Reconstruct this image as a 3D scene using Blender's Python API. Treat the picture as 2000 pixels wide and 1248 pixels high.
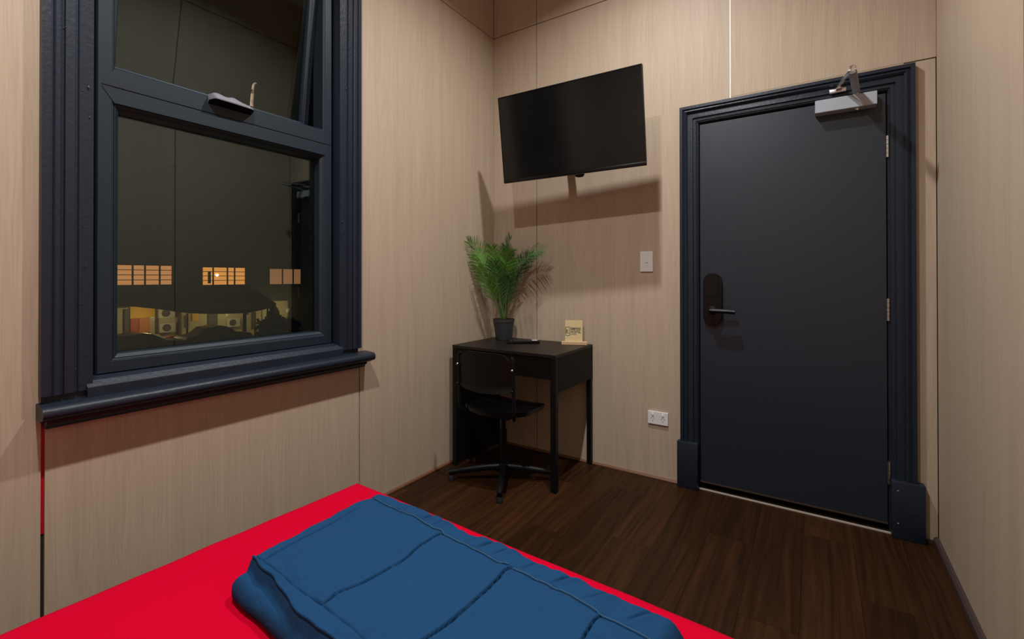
import bpy, bmesh, math, random
from mathutils import Vector, Matrix, noise

for o in list(bpy.data.objects):
    bpy.data.objects.remove(o)
SC = bpy.context.scene
COL = SC.collection
random.seed(7)

# ------------------------------------------------------------------ camera, world, light, exposure
W, REAR, CEIL = 2.3929, -3.45, 3.30
cam_d = bpy.data.cameras.new('camera')
cam = bpy.data.objects.new('camera', cam_d)
COL.objects.link(cam)
yaw, pitch, roll = -0.5798, 0.0049, -0.0009
fw = Vector((math.sin(yaw) * math.cos(pitch), math.cos(yaw) * math.cos(pitch), math.sin(pitch)))
rt = Vector((math.cos(yaw), -math.sin(yaw), 0))
up = rt.cross(fw)
cr, sr = math.cos(roll), math.sin(roll)
rt, up = cr * rt + sr * up, -sr * rt + cr * up
m = Matrix((rt, up, -fw)).transposed().to_4x4()
m.translation = Vector((1.9445, -2.729, 1.1721))
cam.matrix_world = m
cam_d.sensor_width = 36.0
cam_d.sensor_fit = 'HORIZONTAL'
cam_d.lens = 905.338 / 2000 * 36
cam_d.shift_y = -86.63 / 2000
cam_d.clip_start = 0.02
SC.camera = cam

wd = bpy.data.worlds.new('night')
SC.world = wd
wd.use_nodes = True
wd.node_tree.nodes['Background'].inputs[0].default_value = (0.010, 0.011, 0.010, 1)
wd.node_tree.nodes['Background'].inputs[1].default_value = 0.12


def lamp(name, loc, power, radius, col, kind='AREA', rot=(0, 0, 0)):
    l = bpy.data.lights.new(name, kind)
    l.energy = power
    l.color = col
    if kind == 'AREA':
        l.shape = 'DISK'
        l.size = radius * 2
    else:
        l.shadow_soft_size = radius
    o = bpy.data.objects.new(name, l)
    o.location = loc
    o.rotation_euler = rot
    COL.objects.link(o)
    return o


DOWN = [(1.205, -1.0), (1.205, -2.46)]
for (x, y), pw in zip(DOWN, (33.0, 41.0)):
    lamp('downlight_lamp', (x, y, CEIL - 0.008), pw, 0.042, (0.985, 0.985, 0.985)).data.spread = math.radians(150)
# street side: lamps under the awning in front of the lit ground floor
for y in (9.5, 14.0, 18.6):
    lamp('awning_lamp', (-33.6, y, -1.45), 66.0, 0.15, (1.0, 0.80, 0.42), 'POINT')

SC.view_settings.view_transform = 'Standard'
SC.view_settings.look = 'None'
SC.view_settings.gamma = 1.0
SC.view_settings.use_curve_mapping = False
SC.view_settings.exposure = 0.0


# ------------------------------------------------------------------ materials
def newmat(name):
    mt = bpy.data.materials.new(name)
    mt.use_nodes = True
    nt = mt.node_tree
    return mt, nt, nt.nodes['Principled BSDF']


def N(nt, typ, **kw):
    n = nt.nodes.new(typ)
    for k, v in kw.items():
        if k in n.inputs:
            n.inputs[k].default_value = v
        else:
            setattr(n, k, v)
    return n


def plain(name, col, rough=0.5, metal=0.0, bump=0.0, bscale=60.0, spec=0.5, var=0.0, coat=0.0, stretch=(1, 1, 1)):
    mt, nt, b = newmat(name)
    b.inputs['Base Color'].default_value = (*col, 1)
    b.inputs['Roughness'].default_value = rough
    b.inputs['Metallic'].default_value = metal
    b.inputs['Specular IOR Level'].default_value = spec
    b.inputs['Coat Weight'].default_value = coat
    tc = N(nt, 'ShaderNodeTexCoord')
    mp = N(nt, 'ShaderNodeMapping')
    mp.inputs['Scale'].default_value = stretch
    nt.links.new(tc.outputs['Object'], mp.inputs[0])
    nz = N(nt, 'ShaderNodeTexNoise', Scale=bscale, Detail=4.0)
    nt.links.new(mp.outputs[0], nz.inputs['Vector'])
    if bump:
        bp = N(nt, 'ShaderNodeBump', Strength=bump, Distance=0.004)
        nt.links.new(nz.outputs['Fac'], bp.inputs['Height'])
        nt.links.new(bp.outputs[0], b.inputs['Normal'])
    if var:
        hv = N(nt, 'ShaderNodeHueSaturation')
        hv.inputs['Color'].default_value = (*col, 1)
        mr = N(nt, 'ShaderNodeMapRange')
        mr.inputs[3].default_value = 1 - var
        mr.inputs[4].default_value = 1 + var
        nt.links.new(nz.outputs['Fac'], mr.inputs[0])
        nt.links.new(mr.outputs[0], hv.inputs['Value'])
        nt.links.new(hv.outputs[0], b.inputs['Base Color'])
    return mt


def emis(name, col, strength):
    mt, nt, b = newmat(name)
    b.inputs['Base Color'].default_value = (*col, 1)
    b.inputs['Emission Color'].default_value = (*col, 1)
    b.inputs['Emission Strength'].default_value = strength
    return mt


def wood_panel(name, c1, c2, rough, bend=1.0):
    """oak-look laminate, grain upright"""
    mt, nt, b = newmat(name)
    L = nt.links.new
    tc = N(nt, 'ShaderNodeTexCoord')
    oi = N(nt, 'ShaderNodeObjectInfo')
    off = N(nt, 'ShaderNodeVectorMath', operation='SCALE')
    L(oi.outputs['Random'], off.inputs['Scale'])
    off.inputs[0].default_value = (9.0, 9.0, 13.0)
    add = N(nt, 'ShaderNodeVectorMath', operation='ADD')
    L(tc.outputs['Object'], add.inputs[0])
    L(off.outputs[0], add.inputs[1])
    # slow bending of the grain
    m0 = N(nt, 'ShaderNodeMapping')
    m0.inputs['Scale'].default_value = (5.0, 5.0, 0.9)
    L(add.outputs[0], m0.inputs[0])
    n0 = N(nt, 'ShaderNodeTexNoise', Scale=1.0, Detail=2.0)
    L(m0.outputs[0], n0.inputs['Vector'])
    sc = N(nt, 'ShaderNodeVectorMath', operation='SCALE')
    L(n0.outputs['Color'], sc.inputs[0])
    sc.inputs['Scale'].default_value = 0.07 * bend
    ad2 = N(nt, 'ShaderNodeVectorMath', operation='ADD')
    L(add.outputs[0], ad2.inputs[0])
    L(sc.outputs[0], ad2.inputs[1])
    m1 = N(nt, 'ShaderNodeMapping')
    m1.inputs['Scale'].default_value = (190.0, 190.0, 2.6)
    L(ad2.outputs[0], m1.inputs[0])
    n1 = N(nt, 'ShaderNodeTexNoise', Scale=1.0, Detail=3.0, Roughness=0.6)
    L(m1.outputs[0], n1.inputs['Vector'])
    m2 = N(nt, 'ShaderNodeMapping')
    m2.inputs['Scale'].default_value = (22.0, 22.0, 0.7)
    L(ad2.outputs[0], m2.inputs[0])
    n2 = N(nt, 'ShaderNodeTexNoise', Scale=1.0, Detail=3.0)
    L(m2.outputs[0], n2.inputs['Vector'])
    mx = N(nt, 'ShaderNodeMix')
    mx.data_type = 'FLOAT'
    mx.inputs[0].default_value = 0.35
    L(n1.outputs['Fac'], mx.inputs[2])
    L(n2.outputs['Fac'], mx.inputs[3])
    rp = N(nt, 'ShaderNodeValToRGB')
    rp.color_ramp.elements[0].position = 0.30
    rp.color_ramp.elements[0].color = (*c1, 1)
    rp.color_ramp.elements[1].position = 0.70
    rp.color_ramp.elements[1].color = (*c2, 1)
    L(mx.outputs[0], rp.inputs[0])
    L(rp.outputs[0], b.inputs['Base Color'])
    b.inputs['Roughness'].default_value = rough
    b.inputs['Specular IOR Level'].default_value = 0.30
    bp = N(nt, 'ShaderNodeBump', Strength=0.12, Distance=0.0015)
    L(n1.outputs['Fac'], bp.inputs['Height'])
    L(bp.outputs[0], b.inputs['Normal'])
    return mt


def plank_mat(name):
    mt, nt, b = newmat(name)
    L = nt.links.new
    tc = N(nt, 'ShaderNodeTexCoord')
    oi = N(nt, 'ShaderNodeObjectInfo')
    off = N(nt, 'ShaderNodeVectorMath', operation='SCALE')
    L(oi.outputs['Random'], off.inputs['Scale'])
    off.inputs[0].default_value = (11.0, 17.0, 3.0)
    add = N(nt, 'ShaderNodeVectorMath', operation='ADD')
    L(tc.outputs['Object'], add.inputs[0])
    L(off.outputs[0], add.inputs[1])
    m0 = N(nt, 'ShaderNodeMapping')
    m0.inputs['Scale'].default_value = (6.0, 0.9, 1.0)
    L(add.outputs[0], m0.inputs[0])
    n0 = N(nt, 'ShaderNodeTexNoise', Scale=1.0, Detail=1.0)
    L(m0.outputs[0], n0.inputs['Vector'])
    sc = N(nt, 'ShaderNodeVectorMath', operation='SCALE')
    L(n0.outputs['Color'], sc.inputs[0])
    sc.inputs['Scale'].default_value = 0.11
    ad2 = N(nt, 'ShaderNodeVectorMath', operation='ADD')
    L(add.outputs[0], ad2.inputs[0])
    L(sc.outputs[0], ad2.inputs[1])
    m1 = N(nt, 'ShaderNodeMapping')
    m1.inputs['Scale'].default_value = (44.0, 1.6, 1.0)
    L(ad2.outputs[0], m1.inputs[0])
    n1 = N(nt, 'ShaderNodeTexNoise', Scale=1.0, Detail=5.0, Roughness=0.65)
    L(m1.outputs[0], n1.inputs['Vector'])
    rp = N(nt, 'ShaderNodeValToRGB')
    e = rp.color_ramp.elements
    e[0].position = 0.34
    e[0].color = (0.017, 0.0066, 0.0027, 1)
    e[1].position = 0.68
    e[1].color = (0.043, 0.0163, 0.0056, 1)
    mid = e.new(0.5)
    mid.color = (0.029, 0.0110, 0.0040, 1)
    L(n1.outputs['Fac'], rp.inputs[0])
    mr = N(nt, 'ShaderNodeMapRange')
    mr.inputs[3].default_value = 0.75
    mr.inputs[4].default_value = 1.3
    L(oi.outputs['Random'], mr.inputs[0])
    hv = N(nt, 'ShaderNodeHueSaturation')
    L(rp.outputs[0], hv.inputs['Color'])
    L(mr.outputs[0], hv.inputs['Value'])
    L(hv.outputs[0], b.inputs['Base Color'])
    b.inputs['Roughness'].default_value = 0.45
    b.inputs['Specular IOR Level'].default_value = 0.12
    bp = N(nt, 'ShaderNodeBump', Strength=0.15, Distance=0.002)
    L(n1.outputs['Fac'], bp.inputs['Height'])
    L(bp.outputs[0], b.inputs['Normal'])
    return mt


def glass_mat(name, tint=0.85, boost=1.72):
    mt, nt, b = newmat(name)
    nt.nodes.remove(b)
    out = nt.nodes['Material Output']
    tr = N(nt, 'ShaderNodeBsdfTransparent')
    tr.inputs[0].default_value = (tint, tint * 0.995, tint * 0.93, 1)
    gl = N(nt, 'ShaderNodeBsdfGlossy')
    gl.inputs['Roughness'].default_value = 0.0
    gl.inputs[0].default_value = (0.74, 0.94, 1.0, 1)
    fr = N(nt, 'ShaderNodeFresnel', IOR=1.5)
    mu = N(nt, 'ShaderNodeMath', operation='MULTIPLY')
    mu.inputs[1].default_value = boost
    mx = N(nt, 'ShaderNodeMixShader')
    nt.links.new(fr.outputs[0], mu.inputs[0])
    nt.links.new(mu.outputs[0], mx.inputs[0])
    nt.links.new(tr.outputs[0], mx.inputs[1])
    nt.links.new(gl.outputs[0], mx.inputs[2])
    nt.links.new(mx.outputs[0], out.inputs[0])
    return mt


M = {}
M['oak'] = wood_panel('oak_laminate', (0.405, 0.316, 0.226), (0.512, 0.408, 0.302), 0.52)
M['backing'] = plain('dark_backing', (0.030, 0.020, 0.014), 0.8)
M['redpaint'] = plain('old_red_paint', (0.55, 0.004, 0.012), 0.5)
M['white_joint'] = plain('white_joint', (0.9, 0.88, 0.82), 0.4)
M['navy'] = plain('navy_gloss_paint', (0.0125, 0.0180, 0.030), 0.40, bump=0.25, bscale=70, spec=0.36)
M['navy_smooth'] = plain('navy_frame', (0.0110, 0.0195, 0.030), 0.42, bump=0.04, bscale=200, spec=0.40)
M['door'] = plain('navy_door_paint', (0.0120, 0.0190, 0.030), 0.42, bump=0.05, bscale=250)
M['glass'] = glass_mat('window_glass')
M['plank'] = plank_mat('dark_floorboard')
M['seam'] = plain('floor_seam', (0.006, 0.003, 0.002), 0.8)
M['quad'] = plain('brown_quad', (0.16, 0.072, 0.035), 0.45, var=0.2, bscale=30)
M['skirt'] = plain('plum_skirting', (0.050, 0.032, 0.030), 0.5)
M['ceil'] = plain('ceiling_white', (0.66, 0.65, 0.62), 0.9)
M['black'] = plain('black_satin', (0.0045, 0.0035, 0.003), 0.42, spec=0.25)
M['black_metal'] = plain('black_powdercoat', (0.0035, 0.0037, 0.0045), 0.42, spec=0.22)
M['black_brown'] = plain('black_brown_foil', (0.0095, 0.0068, 0.0055), 0.45, spec=0.35, bump=0.05, bscale=40, stretch=(3, 40, 40), var=0.25)
M['desk_dark'] = plain('desk_front_foil', (0.0050, 0.0036, 0.0030), 0.5, spec=0.16, bump=0.05, bscale=40)
M['black_gloss'] = plain('black_plastic', (0.0025, 0.0025, 0.0028), 0.30, spec=0.30)
M['screen'] = plain('tv_screen', (0.004, 0.004, 0.0042), 0.16, spec=0.4)
M['rubber'] = plain('rubber', (0.02, 0.02, 0.021), 0.7)
M['alu_edge'] = plain('pale_metal_edge', (0.62, 0.54, 0.44), 0.35, metal=0.2)
M['seal'] = plain('brown_seal', (0.05, 0.032, 0.022), 0.5)
M['steel'] = plain('brushed_steel', (0.62, 0.61, 0.60), 0.28, metal=1.0)
M['chrome'] = plain('chrome', (0.75, 0.72, 0.66), 0.14, metal=1.0)
M['silver'] = plain('silver_paint', (0.36, 0.40, 0.45), 0.42, metal=0.1)
M['grey_plastic'] = plain('grey_plastic', (0.22, 0.22, 0.25), 0.35)
M['white_plastic'] = plain('white_plastic', (0.74, 0.72, 0.70), 0.3)
M['slot'] = plain('dark_slot', (0.05, 0.045, 0.04), 0.6)
M['red'] = plain('red_sheet', (0.52, 0.0004, 0.020), 0.9, bump=0.12, bscale=18, spec=0.04)
M['blue'] = plain('blue_cotton', (0.0105, 0.050, 0.124), 0.9, bump=0.25, bscale=420, spec=0.08, var=0.12)
_nt = M['blue'].node_tree
_b = _nt.nodes['Principled BSDF']
_tc = N(_nt, 'ShaderNodeTexCoord')
_mp = N(_nt, 'ShaderNodeMapping')
_mp.inputs['Scale'].default_value = (9.0, 20.0, 9.0)
_mp.inputs['Rotation'].default_value = (0, 0, 0.9)
_nz = N(_nt, 'ShaderNodeTexNoise', Scale=1.0, Detail=4.0, Distortion=1.2)
_bp = N(_nt, 'ShaderNodeBump', Strength=0.55, Distance=0.012)
_nt.links.new(_tc.outputs['Object'], _mp.inputs[0])
_nt.links.new(_mp.outputs[0], _nz.inputs['Vector'])
_nt.links.new(_nz.outputs['Fac'], _bp.inputs['Height'])
_old = _b.inputs['Normal'].links[0].from_socket
_nt.links.new(_old, _bp.inputs['Normal'])
_nt.links.new(_bp.outputs[0], _b.inputs['Normal'])
M['blue_seam'] = plain('blue_stitching', (0.028, 0.080, 0.150), 0.85, spec=0.2)
M['bedwood'] = plain('bed_base_dark', (0.03, 0.02, 0.015), 0.5)
M['pot'] = plain('charcoal_pot', (0.024, 0.026, 0.030), 0.45)
M['soil'] = plain('soil', (0.05, 0.045, 0.04), 0.9, bump=0.6, bscale=90)
M['stem'] = plain('palm_stem', (0.10, 0.17, 0.05), 0.5)
M['leaf'] = plain('palm_leaf_mid', (0.085, 0.245, 0.026), 0.42, var=0.25, bscale=25)
M['leaf2'] = plain('palm_leaf_dark', (0.034, 0.118, 0.026), 0.42, var=0.25, bscale=25)
M['leaf3'] = plain('palm_leaf_light', (0.17, 0.40, 0.085), 0.40, var=0.2, bscale=25)
M['card'] = plain('pale_card', (0.60, 0.47, 0.25), 0.6)
M['pine'] = plain('pine_base', (0.58, 0.38, 0.21), 0.5, var=0.15, bscale=30, stretch=(1, 6, 6))
M['ink'] = plain('dark_green_ink', (0.03, 0.055, 0.035), 0.7)
M['lampglow'] = emis('downlight_glow', (1.0, 0.93, 0.83), 4.0)
M['ext_dark'] = plain('dark_render', (0.06, 0.055, 0.045), 0.9)
M['ext_cream'] = plain('cream_wall', (0.52, 0.47, 0.30), 0.85, var=0.15, bscale=2)
M['ext_yellow'] = plain('yellow_board', (0.75, 0.42, 0.02), 0.6)
M['ext_red'] = plain('red_board', (0.45, 0.06, 0.03), 0.6)
M['ext_orange'] = plain('orange_board', (0.55, 0.20, 0.05), 0.6)
M['ext_grey'] = plain('grey_door', (0.07, 0.065, 0.055), 0.7)
M['ext_white'] = plain('white_unit', (0.55, 0.55, 0.48), 0.6)
M['ext_post'] = plain('brown_post', (0.08, 0.045, 0.02), 0.7)
M['ext_street'] = plain('asphalt', (0.05, 0.05, 0.045), 0.9)
M['awning'] = plain('dark_canvas', (0.035, 0.032, 0.028), 0.9)
M['lit1'] = emis('lit_room_orange', (0.95, 0.42, 0.16), 0.62)
M['lit2'] = emis('lit_room_amber', (1.0, 0.42, 0.10), 0.85)
M['lit3'] = emis('lit_room_dim', (0.80, 0.40, 0.20), 0.30)
M['bulb'] = emis('lit_bulb', (1.0, 0.9, 0.8), 3.0)
M['mullion'] = plain('brown_mullion', (0.05, 0.03, 0.015), 0.7)
M['carpaint'] = plain('dark_car_paint', (0.02, 0.02, 0.018), 0.3)
M['carpaint2'] = plain('brown_car_paint', (0.05, 0.038, 0.015), 0.3)
M['carglass'] = plain('car_glass', (0.01, 0.01, 0.01), 0.1)
M['crate'] = plain('red_crate_plastic', (0.55, 0.05, 0.025), 0.5)
M['shrub'] = plain('dark_leaves', (0.02, 0.022, 0.012), 0.9)


# ------------------------------------------------------------------ object helpers
def tag(o, label=None, cat=None, group=None, kind=None):
    if label: o['label'] = label
    if cat: o['category'] = cat
    if group: o['group'] = group
    if kind: o['kind'] = kind
    return o


def root(name, loc, label=None, cat=None, group=None, kind=None):
    o = bpy.data.objects.new(name, None)
    o.empty_display_size = 0.05
    o.location = loc
    COL.objects.link(o)
    return tag(o, label, cat, group, kind)


def wloc(o):
    v = Vector((0, 0, 0))
    while o is not None:
        v += o.location
        o = o.parent
    return v


def build(name, bm, mat, parent=None, smooth=True, label=None, kind=None, cat=None, group=None, origin=None, angle=0.6):
    bmesh.ops.recalc_face_normals(bm, faces=bm.faces)
    base = wloc(parent) if parent is not None else (Vector(origin) if origin is not None else Vector((0, 0, 0)))
    if base.length:
        bmesh.ops.translate(bm, verts=bm.verts, vec=-base)
    me = bpy.data.meshes.new(name)
    if smooth:
        for f in bm.faces: f.smooth = True
        for e in bm.edges:
            if len(e.link_faces) == 2 and e.calc_face_angle(0) > angle:
                e.smooth = False
    bm.to_mesh(me)
    bm.free()
    mats = mat if isinstance(mat, (list, tuple)) else [mat]
    for x in mats: me.materials.append(x)
    o = bpy.data.objects.new(name, me)
    if parent is not None:
        o.parent = parent
    elif origin is not None:
        o.location = origin
    COL.objects.link(o)
    return tag(o, label, cat, group, kind)


def box(bm, x0, x1, y0, y1, z0, z1, bevel=0.0, seg=2, mat=None, mi=0):
    vs = [bm.verts.new((x, y, z)) for x in (x0, x1) for y in (y0, y1) for z in (z0, z1)]
    idx = [(0, 1, 3, 2), (4, 6, 7, 5), (0, 4, 5, 1), (2, 3, 7, 6), (0, 2, 6, 4), (1, 5, 7, 3)]
    fs = [bm.faces.new([vs[i] for i in q]) for q in idx]
    for f in fs: f.material_index = mi
    if bevel:
        es = list({e for f in fs for e in f.edges})
        r = bmesh.ops.bevel(bm, geom=es, offset=bevel, segments=seg, affect='EDGES', profile=0.5)
        vs = list({v for v in vs if v.is_valid} | set(r['verts']))
    if mat is not None:
        bmesh.ops.transform(bm, matrix=mat, verts=[v for v in vs if v.is_valid])
    return bm


def BX(*a, **k):
    return box(bmesh.new(), *a, **k)


def prism(bm, pts, lo, hi, axis='y'):
    """extrude a polygon (2D) along an axis"""
    def P(a, b, d):
        return {'x': (d, a, b), 'y': (a, d, b), 'z': (a, b, d)}[axis]
    A = [bm.verts.new(P(a, b, lo)) for a, b in pts]
    B = [bm.verts.new(P(a, b, hi)) for a, b in pts]
    n = len(pts)
    bm.faces.new(A)
    bm.faces.new(B[::-1])
    for i in range(n):
        j = (i + 1) % n
        bm.faces.new((A[i], A[j], B[j], B[i]))
    return bm


def frame_ring(bm, rect, prof, mp, open_bottom=False, sides=None):
    """sweep a closed profile [(inset, depth)] round a rectangle with mitred corners"""
    a0, a1, b0, b1 = rect
    loops = []
    for u, d in prof:
        if open_bottom:
            c = [(a0 + u, b0), (a0 + u, b1 - u), (a1 - u, b1 - u), (a1 - u, b0)]
        else:
            c = [(a0 + u, b0 + u), (a0 + u, b1 - u), (a1 - u, b1 - u), (a1 - u, b0 + u)]
        loops.append([bm.verts.new(mp(a, b, d)) for a, b in c])
    n = len(prof)
    for i in range(n):
        j = (i + 1) % n
        for k in range(3 if open_bottom else 4):
            l = (k + 1) % 4
            bm.faces.new((loops[i][k], loops[i][l], loops[j][l], loops[j][k]))
    if open_bottom:
        bm.faces.new([l[0] for l in loops])
        bm.faces.new([l[3] for l in loops])
    return bm


def lathe(bm, prof, c, seg=32, cap0=True, cap1=True):
    rings = []
    for r, z in prof:
        rings.append([bm.verts.new((c[0] + r * math.cos(2 * math.pi * k / seg), c[1] + r * math.sin(2 * math.pi * k / seg), c[2] + z)) for k in range(seg)])
    for i in range(len(rings) - 1):
        for k in range(seg):
            l = (k + 1) % seg
            bm.faces.new((rings[i][k], rings[i][l], rings[i + 1][l], rings[i + 1][k]))
    if cap0: bm.faces.new(rings[0])
    if cap1: bm.faces.new(rings[-1])
    return bm


def tube(bm, pts, rad, seg=10, sx=1.0, sy=1.0, upv=(0, 0, 1)):
    pts = [Vector(p) for p in pts]
    if not isinstance(rad, (list, tuple)): rad = [rad] * len(pts)
    rings = []
    prev = None
    for i, p in enumerate(pts):
        t = (pts[min(i + 1, len(pts) - 1)] - pts[max(i - 1, 0)]).normalized()
        u = Vector(upv)
        if prev is not None: u = prev
        s = t.cross(u)
        if s.length < 1e-4: s = t.cross(Vector((1, 0.1, 0)))
        s.normalize()
        u = s.cross(t).normalized()
        prev = u
        rings.append([bm.verts.new(p + s * (math.cos(2 * math.pi * k / seg) * rad[i] * sx) + u * (math.sin(2 * math.pi * k / seg) * rad[i] * sy)) for k in range(seg)])
    for i in range(len(rings) - 1):
        for k in range(seg):
            l = (k + 1) % seg
            bm.faces.new((rings[i][k], rings[i][l], rings[i + 1][l], rings[i + 1][k]))
    bm.faces.new(rings[0])
    bm.faces.new(rings[-1])
    return bm


def smooth_path(pts, n=6):
    """Catmull-Rom through the points"""
    P = [Vector(p) for p in pts]
    P = [P[0] * 2 - P[1]] + P + [P[-1] * 2 - P[-2]]
    out = []
    for i in range(1, len(P) - 2):
        for k in range(n):
            t = k / n
            a, b, c, d = P[i - 1], P[i], P[i + 1], P[i + 2]
            out.append(0.5 * ((2 * b) + (c - a) * t + (2 * a - 5 * b + 4 * c - d) * t * t + (3 * b - a - 3 * c + d) * t ** 3))
    out.append(P[-2])
    return out


def rrect(cx, cz, w, h, r, n=6):
    pts = []
    for sx, sz, a0 in ((1, 1, 0), (-1, 1, 90), (-1, -1, 180), (1, -1, 270)):
        for k in range(n + 1):
            a = math.radians(a0 + 90 * k / n)
            pts.append((cx + sx * (w / 2 - r) + r * math.cos(a), cz + sz * (h / 2 - r) + r * math.sin(a)))
    return pts


def place(mt, bm):
    bmesh.ops.transform(bm, matrix=mt, verts=bm.verts)
    return bm


def mapx(a, b, d): return (d, a, b)          # window wall: a along y, depth along +x
def mapy(a, b, d): return (a, -d, b)         # door wall: a along x, depth towards the room


# ------------------------------------------------------------------ room shell
G = 0.0028   # half of a panel joint
ZS = 2.898   # horizontal joint
floor = build('floor', BX(-0.02, W + 0.02, REAR - 0.02, 0.02, -0.10, -0.012), M['seam'], kind='structure')
S0, PW = 0.065, 0.183
rows = [S0 + PW * k for k in range(-1, 13)]
joints = {0.797: [-0.835, -2.3], 1.712: [-0.943, -2.6], 1.529: [-0.45, -1.9], 1.346: [-1.35], 0.98: [-1.6, -0.25], 0.614: [-0.33, -1.9], 0.431: [-1.1], 0.248: [-0.62], 1.163: [-0.72, -2.2], 1.895: [-1.75, -0.22], 2.078: [-0.62], 2.261: [-1.3], 0.065: [-1.7, -0.4], -0.118: [-0.9]}
for x in rows:
    a, b = max(x, 0.0), min(x + PW, W)
    if b - a < 0.01: continue
    ys = [0.0] + sorted(joints.get(round(x, 3), [-1.2]), reverse=True) + [REAR]
    for i in range(len(ys) - 1):
        hz = 0.0004 * random.random()
        bm = BX(a + 0.0005, b - 0.0005, ys[i + 1] + 0.0005, ys[i] - 0.0005, -0.012, -hz)
        build('floorboard', bm, M['plank'], floor, smooth=False)

ceil = build('ceiling', BX(-0.02, W + 0.02, REAR - 0.02, 0.02, CEIL, CEIL + 0.08), M['ceil'], kind='structure')


def panel(pts, axis, lo, hi, parent):
    bm = bmesh.new()
    prism(bm, pts, lo, hi, axis)
    return build('wall_panel', bm, M['oak'], parent, smooth=False)


def rect(a0, a1, b0, b1): return [(a0, b0), (a1, b0), (a1, b1), (a0, b1)]


# window opening (in the wall) and joints of the window wall
WY0, WY1, WZ0, WZ1 = -2.245, -1.275, 0.775, 2.77
YA, YB = -2.3342, -1.1781
bm = bmesh.new()
box(bm, -0.16, -0.012, REAR - 0.02, WY0, 0, CEIL)
box(bm, -0.16, -0.012, WY1, 0.02, 0, CEIL)
box(bm, -0.16, -0.012, WY0, WY1, 0, WZ0)
box(bm, -0.16, -0.012, WY0, WY1, WZ1, CEIL)
wl = build('wall_left', bm, M['backing'], kind='structure', smooth=False)
T = 0.012
panel(rect(REAR, YA - 0.0045, 0.012, ZS - G), 'x', -T, 0, wl)
panel(rect(YA + 0.0045, YB - G, 0.012, 0.742), 'x', -T, 0, wl)
panel([(YB + G, 0.012), (-0.0005, 0.012), (-0.0005, ZS - G), (YA + G, ZS - G), (YA + G, WZ1), (WY1, WZ1), (WY1, 0.742 + G), (YB + G, 0.742 + G)], 'x', -T, 0, wl)
panel(rect(YA + 0.0045, WY0, 0.745, WZ1), 'x', -T, 0, wl)
panel(rect(REAR, YA - G, ZS + G, CEIL), 'x', -T, 0, wl)
panel(rect(YA + G, -0.0005, ZS + G, CEIL), 'x', -T, 0, wl)
build('red_packer', BX(-0.0119, -0.009, YA - 0.0044, YA + 0.0044, 0.40, 0.742), M['redpaint'], wl, smooth=False, label='strip of old red paint showing in the joint')

# door wall
DX0, DX1, DZ1 = 1.392, 2.232, 2.045
XA, XB = 0.3587, 1.563
bm = bmesh.new()
box(bm, -0.02, DX0, 0.012, 0.16, 0, CEIL)
box(bm, DX1, W + 0.02, 0.012, 0.16, 0, CEIL)
box(bm, DX0, DX1, 0.012, 0.16, DZ1, CEIL)
wb = build('wall_back', bm, M['backing'], kind='structure', smooth=False)
panel(rect(0.0005, XA - G, 0.012, ZS - G), 'y', 0, T, wb)
panel([(XA + G, 0.012), (DX0 - 0.06, 0.012), (DX0 - 0.06, DZ1 + 0.05), (XB - G, DZ1 + 0.05), (XB - G, ZS - G), (XA + G, ZS - G)], 'y', 0, T, wb)
panel(rect(XB + G, W - 0.0005, 2.141 + G, ZS - G), 'y', 0, T, wb)
panel(rect(DX1 + 0.05, W - G, 0.012, 2.141 - G), 'y', 0, T, wb)
panel(rect(XB + G, DX1 + 0.05, DZ1 + 0.05, 2.141 + G), 'y', 0.001, T, wb)
for a, b in ((0.0005, XA), (XA, XB), (XB, W)):
    panel(rect(a + G, b - G, ZS + G, CEIL), 'y', 0, T, wb)
build('joint_strip', BX(XB - G, XB + G, 0.0015, 0.011, 2.10, ZS), M['white_joint'], wb, smooth=False, label='pale strip in the joint above the door')

# right wall
wr = build('wall_right', BX(W + 0.012, W + 0.16, REAR - 0.02, 0.02, 0, CEIL), M['backing'], kind='structure', smooth=False)
for a, b in ((-1.02, -0.0005), (-2.22, -1.02), (REAR, -2.22)):
    panel(rect(a + G, b - G, 0.012, ZS - G), 'x', W, W + T, wr)
    panel(rect(a + G, b - G, ZS + G, CEIL), 'x', W, W + T, wr)
# wall behind the camera
wk = build('wall_rear', BX(-0.02, W + 0.02, REAR - 0.16, REAR - 0.012, 0, CEIL), M['backing'], kind='structure', smooth=False)
for a, b in ((0, 1.2), (1.2, W)):
    panel(rect(a + G, b - G, 0.012, ZS - G), 'y', REAR - T, REAR, wk)
    panel(rect(a + G, b - G, ZS + G, CEIL), 'y', REAR - T, REAR, wk)

# skirtings
q = [(0, 0), (0.012, 0), (0.012, 0.004), (0.008, 0.010), (0, 0.012)]
bm = prism(bmesh.new(), [(x, z) for x, z in q], REAR, 0, 'y')
build('baseboard_left', bm, M['quad'], kind='structure', smooth=False)
bm = prism(bmesh.new(), [(-x, z) for x, z in q], 0.012, 1.288, 'x')
build('baseboard_back', bm, M['quad'], kind='structure', smooth=False)
bm = prism(bmesh.new(), [(W, 0), (W - 0.018, 0), (W - 0.018, 0.022), (W - 0.010, 0.030), (W, 0.030)], REAR, -0.0, 'y')
build('baseboard_right', bm, M['skirt'], kind='structure', smooth=False)
bm = BX(2.342, W - 0.018, -0.014, 0, 0, 0.014)
build('trim_1', bm, M['skirt'], kind='structure', smooth=False)

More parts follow.
